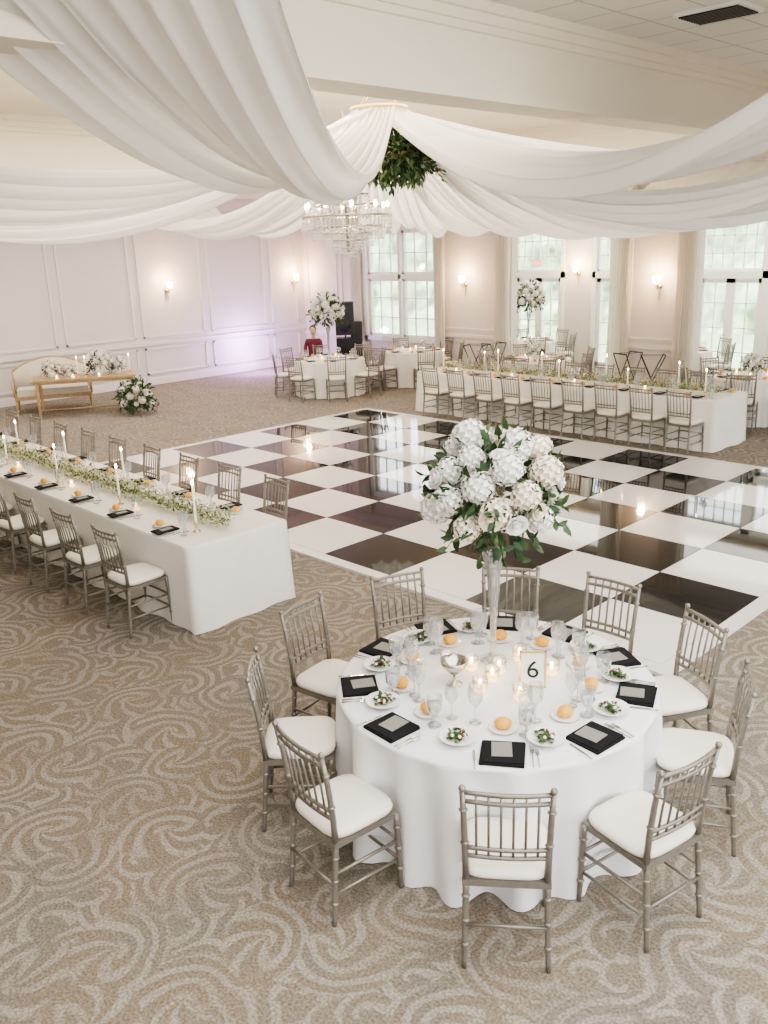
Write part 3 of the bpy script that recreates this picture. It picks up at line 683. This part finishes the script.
# ------------------------------------------------------------------ sconces
def f_sconce(b):
    b.lathe([(.001,.0),(.05,0),(.05,.012),(.001,.016)],'brass',n=16); 
    b.v=[(x,z,y) for x,y,z in b.v]
    b.tube([(0,.01,0),(0,.08,-.05),(0,.13,-.02),(0,.13,.03)],.009,'brass',8)
    b.tube([(0,.02,0),(0,.02,-.22)],[.012,.003],'brass',8)
    b.lathe([(.03,.03),(.035,.035),(.012,.05)],'brass',c=(0,.13,0),n=12)
    b.lathe([(.045,.05),(.06,.10),(.055,.17),(.05,.17),(.055,.10),(.04,.055)],'bulb',c=(0,.13,0),n=16)
SC=m_(f_sconce,"wall_sconce")
def sconce(x,y,z,r,nx_,ny_):
    obj("wall_sconce",SC,(x,y,z),r,1.15)
    l=bpy.data.lights.new("sconce_light",'POINT'); l.energy=26; l.color=(1,.66,.34); l.shadow_soft_size=.07
    o=bpy.data.objects.new("sconce_light",l); COL.objects.link(o); o.location=(x+nx_*.28,y+ny_*.28,z+.2)
sconce(XL+.03,11.7,2.2,-pi/2,1,0); sconce(XL+.03,15.6,2.2,-pi/2,1,0); sconce(XL+.03,4.5,2.2,-pi/2,1,0)
sconce(-13.5,YB-.0,2.15,pi,0,-1); sconce(-8.66,YB-.0,2.15,pi,0,-1); sconce(-12.45,YD,2.25,pi,0,-1); sconce(-5.85,YD,2.25,pi,0,-1)
b=MB(); b.b2(-.15,.15,-.04,0,0,.18,'white')
obj_=obj("exit_sign",b,(-13.65,YD-.02,2.42))
tx2=bpy.data.curves.new("exit_text",'FONT'); tx2.body="EXIT"; tx2.size=.13; tx2.extrude=.001; tx2.align_x='CENTER'; to=bpy.data.objects.new("exit_text",tx2); COL.objects.link(to); tx2.materials.append(M['exit']); to.parent=obj_; to.location=(0,-.042,.045); to.rotation_euler=(pi/2,0,0)
def curtain(x,y,w,z1=4.0,ax='x'):
    b=MB(); n=60;vs=[];fs=[]; zs=[0.01,1,2,3,z1]
    for j,z in enumerate(zs):
        for i in range(n+1):
            u=i/n-.5; k=1-.25*math.sin(pi*z/z1)
            vs.append((u*w*k,.035*math.sin(i*1.25)+.015*math.sin(i*.5+z),z))
    for j in range(len(zs)-1):
        for i in range(n): a=j*(n+1)+i; fs.append((a,a+1,a+n+2,a+n+1))
    b.add(vs,fs,'curt'); obj("sheer_curtain",b,(x,y,0))
for x,w in((-12.35,.55),(-9.45,.6),(-8.05,.55),(-4.5,.6),(-17.05,.45),(-14.2,.4)): curtain(x,YB-.14,w)
# ------------------------------------------------------------------ DJ speaker + seated person
b=MB()
b.box((0,0,1.35),(.46,.40,.80),'black')
b.tube([(0,0,.3),(0,0,1.0)],.02,'black',8)
for z,r in((1.18,.15),(1.55,.08)): b.tube([(0,-.20,z),(0,-.215,z)],r,'pants',20)
for k in range(3): q=k*2.09+.5; b.tube([(0,0,.75),(.42*math.cos(q),.42*math.sin(q),.02)],.013,'black',6)
b.box((.28,.05,.98),(.3,.3,.55),'black'); b.box((.1,-.05,.45),(.65,.45,.85),'black')
obj("dj_speaker",b,(-16.75,15.15,0),.8)
def person(x,y,face):
    E=bpy.data.objects.new("person",None); COL.objects.link(E); E.location=(x,y,0); E.rotation_euler=(0,0,face+pi/2)
    def skinned(name,V,Ed,Rd,mat):
        me=bpy.data.meshes.new(name); me.from_pydata(V,Ed,[]); o=bpy.data.objects.new(name,me); COL.objects.link(o); o.parent=E; me.materials.append(M[mat])
        mod=o.modifiers.new("s",'SKIN'); mod.use_smooth_shade=True
        for i,r in enumerate(Rd):
            me.skin_vertices[0].data[i].radius=(r,r*.85)
        me.skin_vertices[0].data[0].use_root=True
        sb=o.modifiers.new("ss",'SUBSURF'); sb.levels=2; sb.render_levels=2
    skinned("torso",[(0,0,.50),(0,.02,.68),(0,0,.88),(0,0,.99),(.15,0,.96),(.2,-.04,.78),(.19,-.2,.66),(-.15,0,.96),(-.2,-.04,.78),(-.19,-.2,.66)],[(0,1),(1,2),(2,3),(2,4),(4,5),(5,6),(2,7),(7,8),(8,9)],[.15,.14,.15,.07,.065,.05,.04,.065,.05,.04],'shirt')
    skinned("legs",[(0,.02,.49),(.09,-.05,.5),(.11,-.42,.5),(.11,-.42,.1),(.11,-.55,.05),(-.09,-.05,.5),(-.11,-.42,.5),(-.11,-.42,.1),(-.11,-.55,.05)],[(0,1),(1,2),(2,3),(3,4),(0,5),(5,6),(6,7),(7,8)],[.13,.09,.065,.045,.035,.09,.065,.045,.035],'pants')
    skinned("neck",[(0,0,.96),(0,-.01,1.1)],[(0,1)],[.055,.05],'skin')
    bb=MB(); bb.ball((0,-.02,1.18),.1,'skin',16,12,(.78,.92,1.15)); bb.ball((0,-.115,1.17),.015,'skin',6,5,(.8,1,1.3))
    for s in(-1,1):
        bb.ball((s*.078,-.01,1.17),.02,'skin',6,5,(.4,.8,1.2)); bb.ball((s*.03,-.105,1.195),.009,'black',6,4)
        for f in range(4): bb.tube([(s*(.175-.018*f),-.25,.645),(s*(.165-.018*f),-.31+.006*abs(f-1),.635),(s*(.16-.017*f),-.34+.006*abs(f-1),.61)],[.009,.008,.006],'skin',6)
        bb.tube([(s*.13,-.22,.65),(s*.10,-.26,.65),(s*.095,-.29,.64)],[.01,.009,.007],'skin',6)
        bb.ball((s*.15,-.225,.65),.04,'skin',8,6,(1,1.1,.45))
    bb.box((0,-.112,1.13),(.035,.01,.008),'red')
    bb.ball((0,.012,1.215),.105,'hair',14,10,(.84,.92,1.02))
    obj("head_and_hands",bb,parent=E)
chair(-16.35,13.75,-pi/4,0); person(-16.35,13.75,-pi/4)
# ------------------------------------------------------------------ lights
W=bpy.data.worlds.new("world"); S.world=W; W.use_nodes=True
wn=W.node_tree; bg=wn.nodes["Background"]; tc=wn.nodes.new("ShaderNodeTexCoord"); sp=wn.nodes.new("ShaderNodeSeparateXYZ"); rp=wn.nodes.new("ShaderNodeValToRGB")
wn.links.new(tc.outputs["Generated"],sp.inputs[0]); wn.links.new(sp.outputs[2],rp.inputs[0]); wn.links.new(rp.outputs[0],bg.inputs[0])
rp.color_ramp.elements[0].color=(1,.985,.96,1); rp.color_ramp.elements[1].color=(.82,.91,1,1); bg.inputs[1].default_value=4.4
def area(n,loc_,sx_,sy_,e,col,rot=(0,0,0)):
    l=bpy.data.lights.new(n,'AREA'); l.shape='RECTANGLE'; l.size=sx_; l.size_y=sy_; l.energy=e; l.color=col
    o=bpy.data.objects.new(n,l); COL.objects.link(o); o.location=loc_; o.rotation_euler=rot
area("fill_light_near",(-.5,3,4.98),5,8,290,(1,.96,.90))  # added soft fill under the near ceiling, not an actual fixture
area("fill_light_tray",(-9.6,8.5,5.0),6,9,400,(1,.90,.78))  # warm fill panel added inside the tray above the drapes
area("fill_light_left",(-16.2,7,4.25),3,12,175,(1,.94,.88))  # added fill over the left side; no lamp hangs here
area("fill_light_porch",(-9,17.6,3.68),9,2,120,(1,.95,.88))  # extra fill added to brighten the porch, no fixture behind it
def pt(n,loc_,e,col,r=.1):
    l=bpy.data.lights.new(n,'POINT'); l.energy=e; l.color=col; l.shadow_soft_size=r; o=bpy.data.objects.new(n,l); COL.objects.link(o); o.location=loc_
pt("chandelier_light",(-8.80,8.08,4.3),130,(1,.78,.46),.15)
pt("uplight",(XL+.7,13.8,.7),90,(.66,.42,1),.1)
S.view_settings.view_transform='AgX'; S.view_settings.look='AgX - Medium High Contrast'; S.view_settings.exposure=.80
